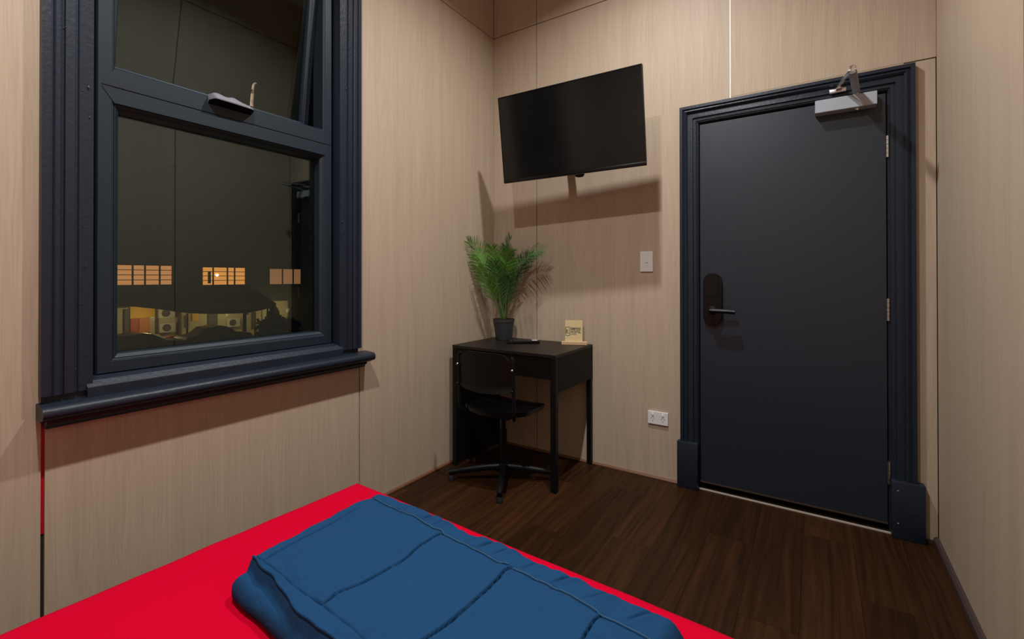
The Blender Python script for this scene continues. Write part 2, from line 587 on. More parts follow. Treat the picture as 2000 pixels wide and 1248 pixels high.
# ------------------------------------------------------------------ window
win = root('window_1', (0, -1.77, 0.76), kind='structure', label='tall night window in navy frame with tilted upper sash')
AZ1 = 2.87
arch = [(0, 0), (0, 0.030), (0.019, 0.031), (0.021, 0.024), (0.024, 0.024), (0.030, 0.029), (0.040, 0.029), (0.045, 0.026), (0.047, 0.019), (0.050, 0.019), (0.053, 0.024), (0.075, 0.025), (0.078, 0.017), (0.082, 0.017), (0.086, 0.021), (0.120, 0.020), (0.122, 0.014), (0.122, -0.03), (0.10, -0.03), (0.10, 0)]
bm = frame_ring(bmesh.new(), (-2.345, -1.190, 0.818, AZ1), arch, mapx, open_bottom=True)
build('architrave', bm, M['navy'], win, angle=0.35)
# packing blocks under the architrave feet
for a, b in ((-2.338, -2.228), (-1.300, -1.197)):
    build('foot_block', BX(0, 0.012, a, b, 0.77, 0.8185), M['navy'], win, smooth=False)
# sill with bullnose and bed moulding
def sill_profile(s):
    pr = [(0.0, 0.797), (0.055, 0.793)]
    for k in range(9):
        a = math.radians(80 - 160 * k / 8)
        pr.append((0.060 + 0.020 * math.cos(a), 0.773 + 0.020 * math.sin(a)))
    return pr + [(0.052, 0.752), (0.050, 0.748), (0.0, 0.748)]
bm = prism(bmesh.new(), sill_profile(1), -2.350, -1.142, 'y')
build('window_sill', bm, M['navy'], win, angle=0.5)
bm = prism(bmesh.new(), [(0, 0.748), (0.048, 0.748), (0.046, 0.738), (0.036, 0.732), (0.030, 0.722), (0, 0.722)], -2.335, -1.17, 'y')
build('bed_moulding', bm, M['navy'], win, angle=0.5)
# timber sub-rail above the sill: upright face and weathered slope
bm = prism(bmesh.new(), [(-0.05, 0.79), (0.030, 0.79), (0.030, 0.826), (0.029, 0.828), (0.012, 0.8445), (-0.028, 0.852), (-0.05, 0.852)], -2.240, -1.298, 'y')
build('sub_sill', bm, M['navy'], win, smooth=False)
# painted timber reveal behind the architrave
bm = frame_ring(bmesh.new(), (WY0, WY1, 0.80, WZ1), [(0, -0.012), (0, -0.16), (0.05, -0.16), (0.05, -0.10), (0.020, -0.10), (0.020, -0.012)], mapx)
build('reveal', bm, M['navy'], win, smooth=False)
# aluminium outer frame
FY0, FY1, FZ0, FZ1 = -2.205, -1.316, 0.852, 2.735
FX = -0.030
prof = [(0, FX - 0.006), (0.004, FX), (0.040, FX), (0.042, FX - 0.003), (0.044, FX - 0.003), (0.0485, FX - 0.008), (0.0485, -0.112), (0, -0.112)]
bm = frame_ring(bmesh.new(), (FY0, FY1, FZ0, FZ1), prof, mapx)
build('outer_frame', bm, M['navy_smooth'], win, angle=0.25)
# glazing bead of the fixed light (sloped at the bottom)
TZ0, TZ1 = 1.757, 1.882
bm = frame_ring(bmesh.new(), (FY0 + 0.0485, FY1 - 0.0485, FZ0 + 0.0485, TZ0), [(0, -0.036), (0.002, -0.036), (0.0125, -0.046), (0.0135, -0.095), (0, -0.095)], mapx)
build('glazing_bead', bm, M['navy_smooth'], win, smooth=False)
# transom: two bevelled bands, mitred ends, upper ledge
y0, y1 = FY0 + 0.010, FY1 - 0.010
bm = bmesh.new()
def trans(prof, inset):
    A = [bm.verts.new((d, y0 + i, z)) for (d, z), i in zip(prof, inset)]
    B = [bm.verts.new((d, y1 - i, z)) for (d, z), i in zip(prof, inset)]
    n = len(A)
    bm.faces.new(A); bm.faces.new(B[::-1])
    for i in range(n):
        j = (i + 1) % n
        bm.faces.new((A[i], A[j], B[j], B[i]))
trans([(-0.112, TZ0), (FX - 0.006, TZ0), (FX + 0.002, TZ0 + 0.004), (FX + 0.002, TZ0 + 0.050), (FX - 0.0005, TZ0 + 0.053), (FX - 0.0005, TZ0 + 0.056), (FX + 0.002, TZ0 + 0.059), (FX + 0.002, TZ1 - 0.006), (FX - 0.004, TZ1), (-0.060, TZ1 + 0.003), (-0.062, TZ1 + 0.010), (-0.072, TZ1 + 0.010), (-0.074, TZ1 + 0.002), (-0.112, TZ1 - 0.004)],
      [0.038, 0.038, 0.036, 0.004, 0.002, 0.002, 0.002, 0.036, 0.038, 0.038, 0.038, 0.038, 0.038, 0.038])
build('transom', bm, M['navy_smooth'], win, smooth=False)
build('glass_pane', BX(-0.090, -0.084, FY0 + 0.050, FY1 - 0.050, FZ0 + 0.050, TZ0 - 0.001), M['glass'], win, smooth=False)
# top-hung sash pushed out at the foot
SYA, SYB = FY0 + 0.0515, FY1 - 0.0515
SZA, SZB = TZ1 + 0.010, FZ1 - 0.045
hinge = Matrix.Translation((-0.062, 0, SZB)) @ Matrix.Rotation(math.radians(6.9), 4, 'Y') @ Matrix.Translation((0.062, 0, -SZB))
bm = frame_ring(bmesh.new(), (SYA, SYB, SZA, SZB), [(0, -0.060), (0.020, -0.060), (0.024, -0.064), (0.032, -0.066), (0.036, -0.074), (0.036, -0.105), (0, -0.105)], mapx)
sash = build('upper_sash', place(hinge, bm), M['navy_smooth'], win, smooth=False)
bm = BX(-0.092, -0.086, SYA + 0.030, SYB - 0.030, SZA + 0.030, SZB - 0.030)
build('sash_pane', place(hinge, bm), M['glass'], sash, smooth=False)
# chain winder on the transom
wd_ = root('chain_winder', (-0.01, -1.79, TZ1), label='grey chain winder with folding chrome crank')
wd_.parent = win
wd_.location = Vector((-0.01, -1.79, TZ1)) - Vector(win.location)
bm = bmesh.new()
# plan outline along y with a hump, tapered body
n = 28
top, bot = [], []
ya, yb = -1.872, -1.708
rows_ = []
for k in range(n + 1):
    t = k / n
    y = ya + (yb - ya) * t
    endc = min(1, math.sqrt(max(0, 1 - (1 - min(1, t / 0.08)) ** 2)), 0.55 + 0.45 * min(1, (1 - t) / 0.06))
    hump = 0.016 + 0.006 * math.exp(-((t - 0.16) / 0.12) ** 2) + 0.007 * math.exp(-((t - 0.52) / 0.10) ** 2) - 0.010 * max(0, (t - 0.62)) / 0.38
    zf = TZ1 - 0.020
    zt = zf + 0.010 + hump * (0.35 + 0.65 * endc)
    xf = FX + 0.002 + (0.046 - 0.012 * max(0, (t - .5))) * max(0.18, endc)
    rows_.append([bm.verts.new(p) for p in ((FX + 0.001, y, zf - 0.012), (xf, y, zf), (xf + 0.001, y, zf + 0.004), (xf - 0.010, y, zf + (zt - zf) * 0.7), (xf - 0.028, y, zt), (FX - 0.012, y, zt + 0.002), (FX - 0.012, y, zf - 0.008))])
for k in range(n):
    for i in range(7):
        j = (i + 1) % 7
        f_ = bm.faces.new((rows_[k][i], rows_[k][j], rows_[k + 1][j], rows_[k + 1][i]))
        f_.material_index = 1 if i == 0 else 0  # underside faces black: the shade of the hollow shell put into the colour
bm.faces.new(rows_[0]); bm.faces.new(rows_[-1])
build('winder_body', bm, [M['grey_plastic'], M['black']], wd_, angle=0.7)
bm = tube(bmesh.new(), smooth_path([(0.002, -1.722, TZ1 - 0.006), (0.002, -1.722, TZ1 + 0.012), (0.003, -1.720, TZ1 + 0.045), (0.004, -1.717, TZ1 + 0.078), (0.010, -1.713, TZ1 + 0.092), (0.018, -1.708, TZ1 + 0.094)], 5),
          [0.008] * 6 + [0.0075] * 6 + [0.006] * 8 + [0.0045] * 6, seg=10)
build('crank', bm, M['chrome'], wd_)
# old runs and nibs of paint on the architrave
bm = bmesh.new()
rng = random.Random(3)
for k in range(46):
    left = rng.random() < 0.7
    y = (-2.345 + rng.uniform(0.03, 0.115)) if left else (-1.19 - rng.uniform(0.03, 0.11))
    z = rng.uniform(0.86, 2.2)
    r = rng.uniform(0.0012, 0.0032)
    mt = Matrix.Translation((0.0215 + 0.002 * rng.random(), y, z)) @ Matrix.Diagonal((0.7, 1, rng.uniform(1, 2.2), 1))
    bmesh.ops.create_icosphere(bm, subdivisions=1, radius=r, matrix=mt)
build('paint_nibs', bm, M['navy'], win, kind='stuff')

# ------------------------------------------------------------------ door
door = root('door_1', (1.81, 0, 0), kind='structure', label='navy door with architrave, silver closer and black keypad lock')
da = [(0, 0), (0, 0.031), (0.016, 0.033), (0.019, 0.025), (0.022, 0.026), (0.030, 0.030), (0.038, 0.023), (0.040, 0.015), (0.045, 0.016), (0.062, 0.022), (0.068, 0.022), (0.070, 0.013), (0.078, 0.015), (0.086, 0.014), (0.089, 0.008), (0.0925, 0.008), (0.0925, -0.004), (0.096, -0.004), (0.096, -0.055), (0.06, -0.055), (0.06, 0)]
bm = frame_ring(bmesh.new(), (1.306, 2.319, 0.0, 2.126), da, mapy, open_bottom=True)
build('architrave', bm, M['navy'], door, angle=0.35)
for a, b, zt in ((1.290, 1.400, 0.256), (2.228, 2.345, 0.256)):
    pb = build('plinth_block', BX(a, b, -0.044, 0, 0, zt, bevel=0.004), M['navy'], door, angle=0.6)
    if a > 2:
        bm = bmesh.new()
        for z in (0.215, 0.07):
            bmesh.ops.create_icosphere(bm, subdivisions=2, radius=0.0035, matrix=Matrix.Translation((a + 0.022, -0.044, z)))
        build('nail_head', bm, M['grey_plastic'], pb)
LX0, LX1 = 1.407, 2.219
build('door_leaf', BX(LX0, LX1, 0.002, 0.042, 0.046, 2.022, bevel=0.0015, seg=1), M['door'], door, smooth=False)
build('bottom_seal', BX(LX0, LX1, -0.002, 0.040, 0.038, 0.0455), M['seal'], door, smooth=False, label='brown drip seal under the leaf')
bm = BX(1.40, 2.230, -0.003, 0.10, -0.004, 0.003)
th = build('threshold', bm, M['bedwood'], door, smooth=False)
build('threshold_edge', BX(1.40, 2.230, -0.009, -0.003, -0.004, 0.0065), M['alu_edge'], th, smooth=False, label='bright metal nosing')
for z0, z1 in ((1.722, 1.822), (0.972, 1.075), (0.226, 0.330)):
    bm = bmesh.new()
    for k in range(5):
        a, b = z0 + (z1 - z0) * k / 5, z0 + (z1 - z0) * (k + 1) / 5 - 0.0015
        tube(bm, [(2.2225, -0.008, a), (2.2225, -0.008, b)], 0.0065, 12)
    build('hinge', bm, M['steel'], door)
# closer
cl = bpy.data.objects.new('door_closer', None)
cl.parent = door
cl.location = Vector((2.06, -0.02, 2.0)) - Vector(door.location)
COL.objects.link(cl)
tag(cl, 'silver door closer with scissor arm')
build('closer_body', BX(1.945, 2.183, -0.056, 0.002, 1.962, 2.023, bevel=0.002, seg=1), M['silver'], cl, smooth=False)
bm = lathe(bmesh.new(), [(0.011, -0.010), (0.013, -0.008), (0.013, 0.0)], (2.108, -0.030, 1.962), 20)
build('pivot_cap', bm, M['chrome'], cl)
bm = lathe(bmesh.new(), [(0.012, 0.0), (0.012, 0.016), (0.010, 0.018)], (2.108, -0.030, 2.023), 20)
build('pivot', bm, M['steel'], cl)
def bar(p, q_, w, t):
    p, q_ = Vector(p), Vector(q_)
    d = (q_ - p)
    L_ = d.length
    d.normalize()
    s = d.cross(Vector((0, 0, 1))).normalized()
    u = s.cross(d)
    mt = Matrix((d, s, u)).transposed().to_4x4()
    mt.translation = p
    return place(mt, BX(-w * 0.4, L_ + w * 0.4, -w / 2, w / 2, -t / 2, t / 2, bevel=min(w, t) * 0.35, seg=2))
ELB = Vector((2.080, -0.272, 2.062))
build('main_arm', bar((2.108, -0.030, 2.036), ELB + Vector((0, 0, -0.006)), 0.030, 0.008), M['silver'], cl)
build('forearm', bar(ELB + Vector((0, 0, 0.006)), (2.040, -0.062, 2.074), 0.017, 0.008), M['steel'], cl)
bm = lathe(bmesh.new(), [(0.012, -0.014), (0.013, -0.012), (0.013, 0.012), (0.009, 0.016)], ELB, 18)
build('elbow', bm, M['chrome'], cl)
bm = BX(2.003, 2.068, -0.044, -0.026, 2.050, 2.068, bevel=0.002)
box(bm, 2.028, 2.052, -0.074, -0.030, 2.056, 2.062, bevel=0.001, seg=1)
lathe(bm, [(0.008, 0.0), (0.009, 0.014), (0.006, 0.018)], (2.040, -0.062, 2.062), 14)
build('arm_bracket', bm, M['steel'], cl)
# keypad lock with lever
lk = bpy.data.objects.new('keypad_lock', None)
lk.parent = door
lk.location = Vector((1.476, -0.01, 1.05)) - Vector(door.location)
COL.objects.link(lk)
tag(lk, 'black keypad lock with lever handle')
bm = prism(bmesh.new(), rrect(1.474, 1.052, 0.094, 0.284, 0.046, 8), -0.022, 0.002, 'y')
bmesh.ops.bevel(bm, geom=[e for e in bm.edges if all(v.co.y < -0.02 for v in e.verts)], offset=0.005, segments=2, affect='EDGES')
build('lock_body', bm, M['black_gloss'], lk)
bm = prism(bmesh.new(), rrect(1.470, 1.125, 0.068, 0.118, 0.032, 8), -0.0265, -0.020, 'y')
build('reader_pad', bm, M['black'], lk)
bm = bmesh.new()
mt = Matrix.Translation((1.474, -0.02, 0.992)) @ Matrix.Rotation(math.radians(90), 4, 'X')
lathe(bm, [(0.024, 0), (0.024, 0.006), (0.012, 0.009), (0.011, 0.042)], (0, 0, 0), 24)
place(mt, bm)
tube(bm, smooth_path([(1.470, -0.066, 0.993), (1.500, -0.068, 0.993), (1.550, -0.068, 0.992), (1.592, -0.066, 0.990)], 5), [0.0155] * 4 + [0.0145] * 12, seg=12, sx=1.0, sy=0.85)
build('lever', bm, M['black'], lk)

# ------------------------------------------------------------------ light switch and power outlet
sw = root('light_switch', (1.110, 0, 1.265), 'white single light switch plate below the television, left of the door', 'light switch')
build('plate', BX(1.073, 1.148, -0.010, 0, 1.205, 1.325, bevel=0.002), M['white_plastic'], sw, smooth=False)
build('rocker', BX(1.103, 1.119, -0.0135, -0.009, 1.258, 1.272, bevel=0.001, seg=1), M['white_plastic'], sw, smooth=False)
po = root('power_outlet', (1.175, 0, 0.352), 'white double power outlet low on the wall left of the door', 'outlet')
build('plate', BX(1.117, 1.233, -0.011, 0, 0.316, 0.390, bevel=0.002), M['white_plastic'], po, smooth=False)
for cx in (1.146, 1.204):
    build('rocker', BX(cx - 0.007, cx + 0.007, -0.015, -0.010, 0.366, 0.380, bevel=0.001, seg=1), M['white_plastic'], po, smooth=False)
    bm = bmesh.new()
    for dx, dz, a in ((-0.008, 0.0, 30), (0.008, 0.0, -30), (0, -0.014, 0)):
        mt = Matrix.Translation((cx + dx, -0.0112, 0.350 + dz)) @ Matrix.Rotation(math.radians(a), 4, 'Y')
        box(bm, -0.0011, 0.0011, -0.0006, 0.0006, -0.004, 0.004, mat=mt)
    build('socket', bm, M['slot'], po, smooth=False)

# ------------------------------------------------------------------ television
TW, TH = 0.880, 0.512
tvm = Matrix.Translation((0.758, -0.348, 2.021)) @ Matrix.Rotation(0.046, 4, 'Z') @ Matrix.Rotation(0.131, 4, 'X') @ Matrix.Rotation(-0.007, 4, 'Y')
tv = root('television', tuple(tvm.translation), 'black flat television tilted down on a wall bracket above the desk', 'television')
h, w_ = TH / 2, TW / 2
build('housing', place(tvm, BX(-w_, w_, 0.001, 0.022, -h, h, bevel=0.003)), M['black'], tv, angle=0.5)
build('rear_cover', place(tvm, BX(-w_ * 0.8, w_ * 0.8, 0.022, 0.062, -h * 0.98, h * 0.35, bevel=0.012)), M['black'], tv)
build('screen', place(tvm, BX(-w_ + 0.006, w_ - 0.006, -0.0005, 0.002, -h + 0.016, h - 0.006)), M['screen'], tv, smooth=False)
bm = frame_ring(bmesh.new(), (-w_, w_, -h, h), [(0, 0.004), (0, -0.002), (0.005, -0.002), (0.006, 0.004)], lambda a, b, d: (a, d, b))
build('bezel', place(tvm, bm), M['black_metal'], tv, smooth=False)
bm = BX(-w_ - 0.001, w_ + 0.001, -0.004, 0.018, -h - 0.006, -h + 0.014, bevel=0.003)
box(bm, -w_ + 0.004, -w_ + 0.03, -0.0045, -0.003, -h - 0.002, -h + 0.003)
build('lower_trim', place(tvm, bm), M['black_gloss'], tv)
br = bpy.data.objects.new('wall_bracket', None)
br.parent = tv
COL.objects.link(br)
build('mount_plate', place(tvm, BX(-0.12, 0.12, 0.062, 0.068, -0.14, 0.10)), M['black_metal'], br, smooth=False)
build('wall_plate', BX(0.595, 0.645, -0.014, 0, 1.87, 2.09), M['black_metal'], br, smooth=False)
bm = bmesh.new()
tube(bm, [(0.62, -0.012, 1.885), (0.765, -0.20, 1.865)], 0.021, 12)
tube(bm, [(0.765, -0.20, 1.885), (0.76, -0.275, 1.93)], 0.021, 12)
build('swing_arm', bm, M['black_metal'], br)
bm = lathe(bmesh.new(), [(0.010, -0.032), (0.024, -0.028), (0.030, -0.018), (0.030, 0.10), (0.022, 0.108)], (0.772, -0.205, 1.800), 18)
build('pivot', bm, M['black_metal'], br)

# ------------------------------------------------------------------ desk
D0, D1, DYB, DYF, DH = 0.040, 0.768, -0.006, -0.504, 0.750
dk = root('desk', (0.40, -0.25, 0), 'small black-brown desk with slim legs in the room corner', 'desk')
build('desktop', BX(D0, D1, DYF, DYB, DH - 0.018, DH, bevel=0.0012, seg=1), M['black_brown'], dk, smooth=False)
build('drawer_front', BX(D0 + 0.036, D1 - 0.036, DYF + 0.004, DYF + 0.020, 0.612, DH - 0.022), M['desk_dark'], dk, smooth=False)
build('drawer_box', BX(D0 + 0.040, D1 - 0.040, DYF + 0.020, DYB - 0.06, 0.618, DH - 0.022), M['black'], dk, smooth=False)
build('side_panel', BX(D1 - 0.017, D1, DYF + 0.034, DYB, 0.540, DH - 0.018), M['desk_dark'], dk, smooth=False)
build('side_panel', BX(D0, D0 + 0.017, DYF + 0.034, DYB, 0.0, DH - 0.018), M['desk_dark'], dk, smooth=False)
build('back_panel', BX(D0 + 0.017, D1 - 0.017, DYB - 0.014, DYB, 0.540, DH - 0.018), M['desk_dark'], dk, smooth=False)
for x, y, zt in ((D0, DYF, DH - 0.018), (D1 - 0.034, DYF, DH - 0.018), (D1 - 0.030, DYB - 0.030, 0.540)):
    bm = BX(x, x + 0.034 if y == DYF else x + 0.030, y, y + 0.034 if y == DYF else y + 0.030, 0.006, zt, bevel=0.003, seg=1)
    lg = build('leg', bm, M['black_metal'], dk, smooth=False)
    build('foot', BX(x + 0.004, x + 0.026, y + 0.004, y + 0.026, 0.0, 0.006), M['rubber'], lg, smooth=False)

# ------------------------------------------------------------------ chair
CX, CY = 0.435, -0.515
ch = root('swivel_chair', (CX, CY, 0), 'black plastic swivel chair with tubular back frame pushed up to the desk', 'chair')
bm = lathe(bmesh.new(), [(0.027, 0.050), (0.030, 0.056), (0.030, 0.098), (0.024, 0.104)], (CX, CY, 0), 20)
build('hub', bm, M['black_metal'], ch)
bm = lathe(bmesh.new(), [(0.020, 0.10), (0.020, 0.30), (0.014, 0.302), (0.014, 0.40)], (CX, CY, 0), 20)
build('column', bm, M['black_metal'], ch)
for a in (212, 300, 30, 122):
    r = math.radians(a)
    d = Vector((math.cos(r), math.sin(r), 0))
    L_ = 0.315 if a != 300 else 0.275
    p = [Vector((CX, CY, 0.085)) + d * 0.02, Vector((CX, CY, 0.076)) + d * 0.12, Vector((CX, CY, 0.061)) + d * 0.23, Vector((CX, CY, 0.046)) + d * L_]
    lg = build('leg', tube(bmesh.new(), smooth_path(p, 4), [0.022] * 6 + [0.020] * 3 + [0.017] * 4, seg=12, sx=0.85, sy=0.9), M['black_metal'], ch)
    e = p[-1] - d * 0.012
    bm = lathe(bmesh.new(), [(0.013, 0.0), (0.015, 0.004), (0.013, 0.030)], (e.x, e.y, 0), 14)
    build('glide', bm, M['rubber'], lg)
# seat shell
bm = bmesh.new()
nu, nv = 20, 20
SW, SD, SZ = 0.400, 0.385, 0.434
grid = []
for j in range(nv + 1):
    v = -1 + 2 * j / nv
    row = []
    for i in range(nu + 1):
        u = -1 + 2 * i / nu
        # squircle plan
        uu = u * math.sqrt(max(0, 1 - 0.30 * v * v * abs(v)))
        vv = v * math.sqrt(max(0, 1 - 0.26 * u * u))
        z = SZ + 0.014 * abs(u) ** 2.4 - 0.028 * max(0, v - 0.45) ** 2 * 2 + 0.016 * max(0, -v - 0.4)
        edge = max(abs(u), abs(v))
        if edge > 0.9: z -= 0.05 * (edge - 0.9)
        row.append(bm.verts.new((CX + 0.006 + uu * SW / 2, CY + 0.015 + vv * SD / 2, z)))
    grid.append(row)
for j in range(nv):
    for i in range(nu):
        bm.faces.new((grid[j][i], grid[j][i + 1], grid[j + 1][i + 1], grid[j + 1][i]))
r_ = bmesh.ops.extrude_face_region(bm, geom=list(bm.faces))
vs_ = [g for g in r_['geom'] if isinstance(g, bmesh.types.BMVert)]
bmesh.ops.translate(bm, verts=vs_, vec=(0, 0, -0.026))
for v in vs_:
    v.co.x = CX + (v.co.x - CX) * 0.97
    v.co.y = CY + (v.co.y - CY) * 0.97
build('seat', bm, M['black_gloss'], ch, angle=1.2)
build('seat_support', BX(CX - 0.10, CX + 0.10, CY - 0.10, CY + 0.10, 0.385, 0.412, bevel=0.006), M['black_metal'], ch)
# backrest: curved panel with rounded corners
bm = bmesh.new()
BY = -0.695
BW, BZ0, BZ1 = 0.352, 0.560, 0.768
grid = []
for j in range(17):
    v = j / 16
    row = []
    for i in range(25):
        u = -1 + 2 * i / 24
        cr_ = 0.30
        vv = -1 + 2 * v
        uu = u * math.sqrt(max(0.0, 1 - (0.24 if vv > 0 else 0.10) * abs(vv) ** 6))
        zz = (BZ0 + BZ1) / 2 + vv * (BZ1 - BZ0) / 2 * math.sqrt(max(0, 1 - (0.42 if vv > 0 else 0.14) * abs(u) ** 7)) - 0.012 * (1 - u * u) * (1 - v)
        y = BY - 0.030 * (1 - uu * uu) + 0.012 * (v - 0.5) * -1
        if v < 0.12: y += -0.010 * (0.12 - v) / 0.12
        row.append(bm.verts.new((CX + uu * BW / 2, y, zz)))
    grid.append(row)
for j in range(16):
    for i in range(24):
        bm.faces.new((grid[j][i], grid[j][i + 1], grid[j + 1][i + 1], grid[j + 1][i]))
r_ = bmesh.ops.extrude_face_region(bm, geom=list(bm.faces))
bmesh.ops.translate(bm, verts=[g for g in r_['geom'] if isinstance(g, bmesh.types.BMVert)], vec=(0, 0.008, 0))
build('backrest', bm, M['black'], ch, angle=1.0)
for s in (-1, 1):
    x = CX + s * (BW / 2 + 0.008)
    pts = [(x - s * 0.012, BY - 0.002, 0.752), (x, BY, 0.725), (x, BY + 0.002, 0.64), (x, BY + 0.006, 0.50), (x - s * 0.003, BY + 0.012, 0.445), (x - s * 0.02, BY + 0.04, 0.412), (x - s * 0.06, BY + 0.10, 0.405), (x - s * 0.10, BY + 0.14, 0.402)]
    fr = build('back_frame', tube(bmesh.new(), smooth_path(pts, 5), 0.0095, 10), M['black_metal'], ch)
    for z in (0.685, 0.575):
        bm = bmesh.new()
        bmesh.ops.create_icosphere(bm, subdivisions=2, radius=0.0075, matrix=Matrix.Translation((x, BY - 0.010, z)))
        build('screw_cap', bm, M['steel'] if z > 0.6 else M['black_gloss'], fr)

# ------------------------------------------------------------------ potted palm
PX, PY = 0.168, -0.118
pl = root('potted_palm', (PX, PY, DH), 'green feathery palm in a charcoal pot on the desk corner', 'plant')
bm = lathe(bmesh.new(), [(0.052, 0.0), (0.056, 0.003), (0.070, 0.120), (0.073, 0.122), (0.073, 0.140), (0.068, 0.140), (0.066, 0.118)], (PX, PY, DH), 40, True, False)
pt = build('pot', bm, M['pot'], pl)
bm = lathe(bmesh.new(), [(0.0665, 0.122), (0.03, 0.128), (0.002, 0.130)], (PX, PY, DH), 24, False, True)
build('soil', bm, M['soil'], pl)
def bez(a, b, c, t): return a * (1 - t) ** 2 + b * 2 * t * (1 - t) + c * t * t
def frond(base, ctrl, tip, length, mat, roll=0.0, n=30, seed=0, t0=0.30, lift=0.55):
    rg = random.Random(seed)
    n = int(n * 1.2)
    base, ctrl, tip = Vector(base), Vector(ctrl), Vector(tip)
    bm = bmesh.new()
    pts = [bez(base, ctrl, tip, k / 16) for k in range(17)]
    tube(bm, pts, [0.0056 - 0.0048 * k / 16 for k in range(17)], seg=6)
    for f in bm.faces: f.material_index = 1
    for k in range(n):
        t = t0 + (1 - t0) * (k + 0.5) / n
        p = bez(base, ctrl, tip, t)
        d = (bez(base, ctrl, tip, min(1, t + 0.02)) - bez(base, ctrl, tip, t - 0.02)).normalized()
        s = d.cross(Vector((0, 0, 1)))
        if s.length < 0.15: s = d.cross(Vector((0.4, -0.8, 0.2)))
        s.normalize()
        s = Matrix.Rotation(roll, 3, d) @ s
        u = s.cross(d).normalized()
        L_ = 1.18 * length * (0.42 + 0.58 * math.sin(math.pi * min(1, (k + 3) / (n + 2)) ** 0.75)) * rg.uniform(0.85, 1.1)
        for sg in (-1, 1):
            ang = rg.uniform(0.66, 0.92) * (1 - 0.42 * t)
            dr = (s * sg * math.sin(ang + 0.25) + d * math.cos(ang + 0.05) + u * lift * 0.35 * rg.uniform(0.6, 1.3)).normalized()
            wv = dr.cross(u).normalized()
            wv = (wv + u * rg.uniform(-0.5, 0.5)).normalized()
            wd2 = 0.0026 * rg.uniform(0.8, 1.15)
            P = []
            for q, (fw_, ww) in enumerate(((0, 0.35), (0.25, 1.0), (0.6, 0.85), (0.85, 0.45))):
                c = p + dr * L_ * fw_ + Vector((0, 0, -0.20 * L_ * fw_ * fw_))
                P.append((bm.verts.new(c - wv * wd2 * ww), bm.verts.new(c + wv * wd2 * ww)))
            e = bm.verts.new(p + dr * L_ + Vector((0, 0, -0.24 * L_)))
            for q in range(3):
                bm.faces.new((P[q][0], P[q][1], P[q + 1][1], P[q + 1][0]))
            bm.faces.new((P[3][0], P[3][1], e))
    for v_ in bm.verts:
        v_.co.x = max(v_.co.x, 0.006)
        v_.co.y = min(v_.co.y, -0.006)
    return build('frond', bm, [mat, M['stem']], pl, angle=3)
B0 = Vector((PX, PY, DH + 0.125))
def fr_(dx, dy, cxyz, tip, length, mat, **k):
    frond(B0 + Vector((dx, dy, 0)), cxyz, tip, length, mat, **k)
fr_(-0.006, -0.006, (0.110, -0.20, 1.30), (0.030, -0.330, 1.405), 0.155, M['leaf3'], seed=1, n=36, roll=0.5)
fr_(-0.010, 0.004, (0.120, -0.19, 1.18), (0.030, -0.270, 1.310), 0.120, M['leaf'], seed=2, n=32, roll=-0.3)
fr_(0.004, 0.006, (0.165, -0.130, 1.28), (0.240, -0.150, 1.435), 0.130, M['leaf2'], seed=3, n=34, roll=1.2)
fr_(0.012, 0.000, (0.215, -0.150, 1.30), (0.500, -0.170, 1.345), 0.140, M['leaf2'], seed=4, n=36, roll=0.9)
fr_(0.006, -0.010, (0.205, -0.200, 1.22), (0.330, -0.290, 1.340), 0.120, M['leaf'], seed=5, n=30, roll=-0.4)
fr_(0.0, 0.010, (0.150, -0.070, 1.25), (0.150, -0.070, 1.390), 0.105, M['leaf2'], seed=6, n=28, roll=0.2)
fr_(-0.008, -0.010, (0.150, -0.230, 1.10), (0.110, -0.330, 1.240), 0.110, M['leaf'], seed=7, n=28, roll=0.4)
fr_(0.010, -0.008, (0.215, -0.160, 1.08), (0.285, -0.215, 1.170), 0.100, M['leaf2'], seed=8, n=24, roll=-0.2)
fr_(-0.012, 0.006, (0.130, -0.130, 1.05), (0.075, -0.190, 1.160), 0.095, M['leaf'], seed=9, n=24, roll=0.1)
fr_(0.008, 0.012, (0.230, -0.085, 1.18), (0.320, -0.070, 1.270), 0.110, M['leaf2'], seed=10, n=28, roll=0.3)
fr_(0.010, 0.004, (0.215, -0.120, 1.24), (0.395, -0.120, 1.320), 0.120, M['leaf2'], seed=12, n=32, roll=-0.5)
fr_(-0.004, -0.012, (0.135, -0.215, 1.20), (0.070, -0.310, 1.330), 0.125, M['leaf3'], seed=13, n=32, roll=0.9)
fr_(0.004, -0.012, (0.190, -0.215, 1.14), (0.225, -0.320, 1.270), 0.115, M['leaf2'], seed=14, n=30, roll=0.2)
fr_(0.0, -0.004, (0.180, -0.190, 1.25), (0.190, -0.290, 1.370), 0.120, M['leaf'], seed=11, n=32, roll=0.0)

# ------------------------------------------------------------------ things on the desk
rm = Matrix.Translation((0.370, -0.195, DH)) @ Matrix.Rotation(math.radians(40), 4, 'Z')
re_ = root('remote_control', (0.370, -0.195, DH), 'flat black remote control with a pale label lying on the desk', 'remote control')
bm = BX(-0.105, 0.105, -0.030, 0.030, 0.0, 0.017, bevel=0.005)
build('case', place(rm, bm), M['black_gloss'], re_)
build('label', place(rm, BX(0.058, 0.092, -0.018, 0.018, 0.0169, 0.0176)), M['white_plastic'], re_, smooth=False, label='pale label')
bm = bmesh.new()
for i in range(5):
    for j in range(3):
        box(bm, -0.085 + i * 0.024, -0.071 + i * 0.024, -0.021 + j * 0.015, -0.010 + j * 0.015, 0.0165, 0.0185, mat=rm)
build('buttons', bm, M['rubber'], re_, smooth=False)

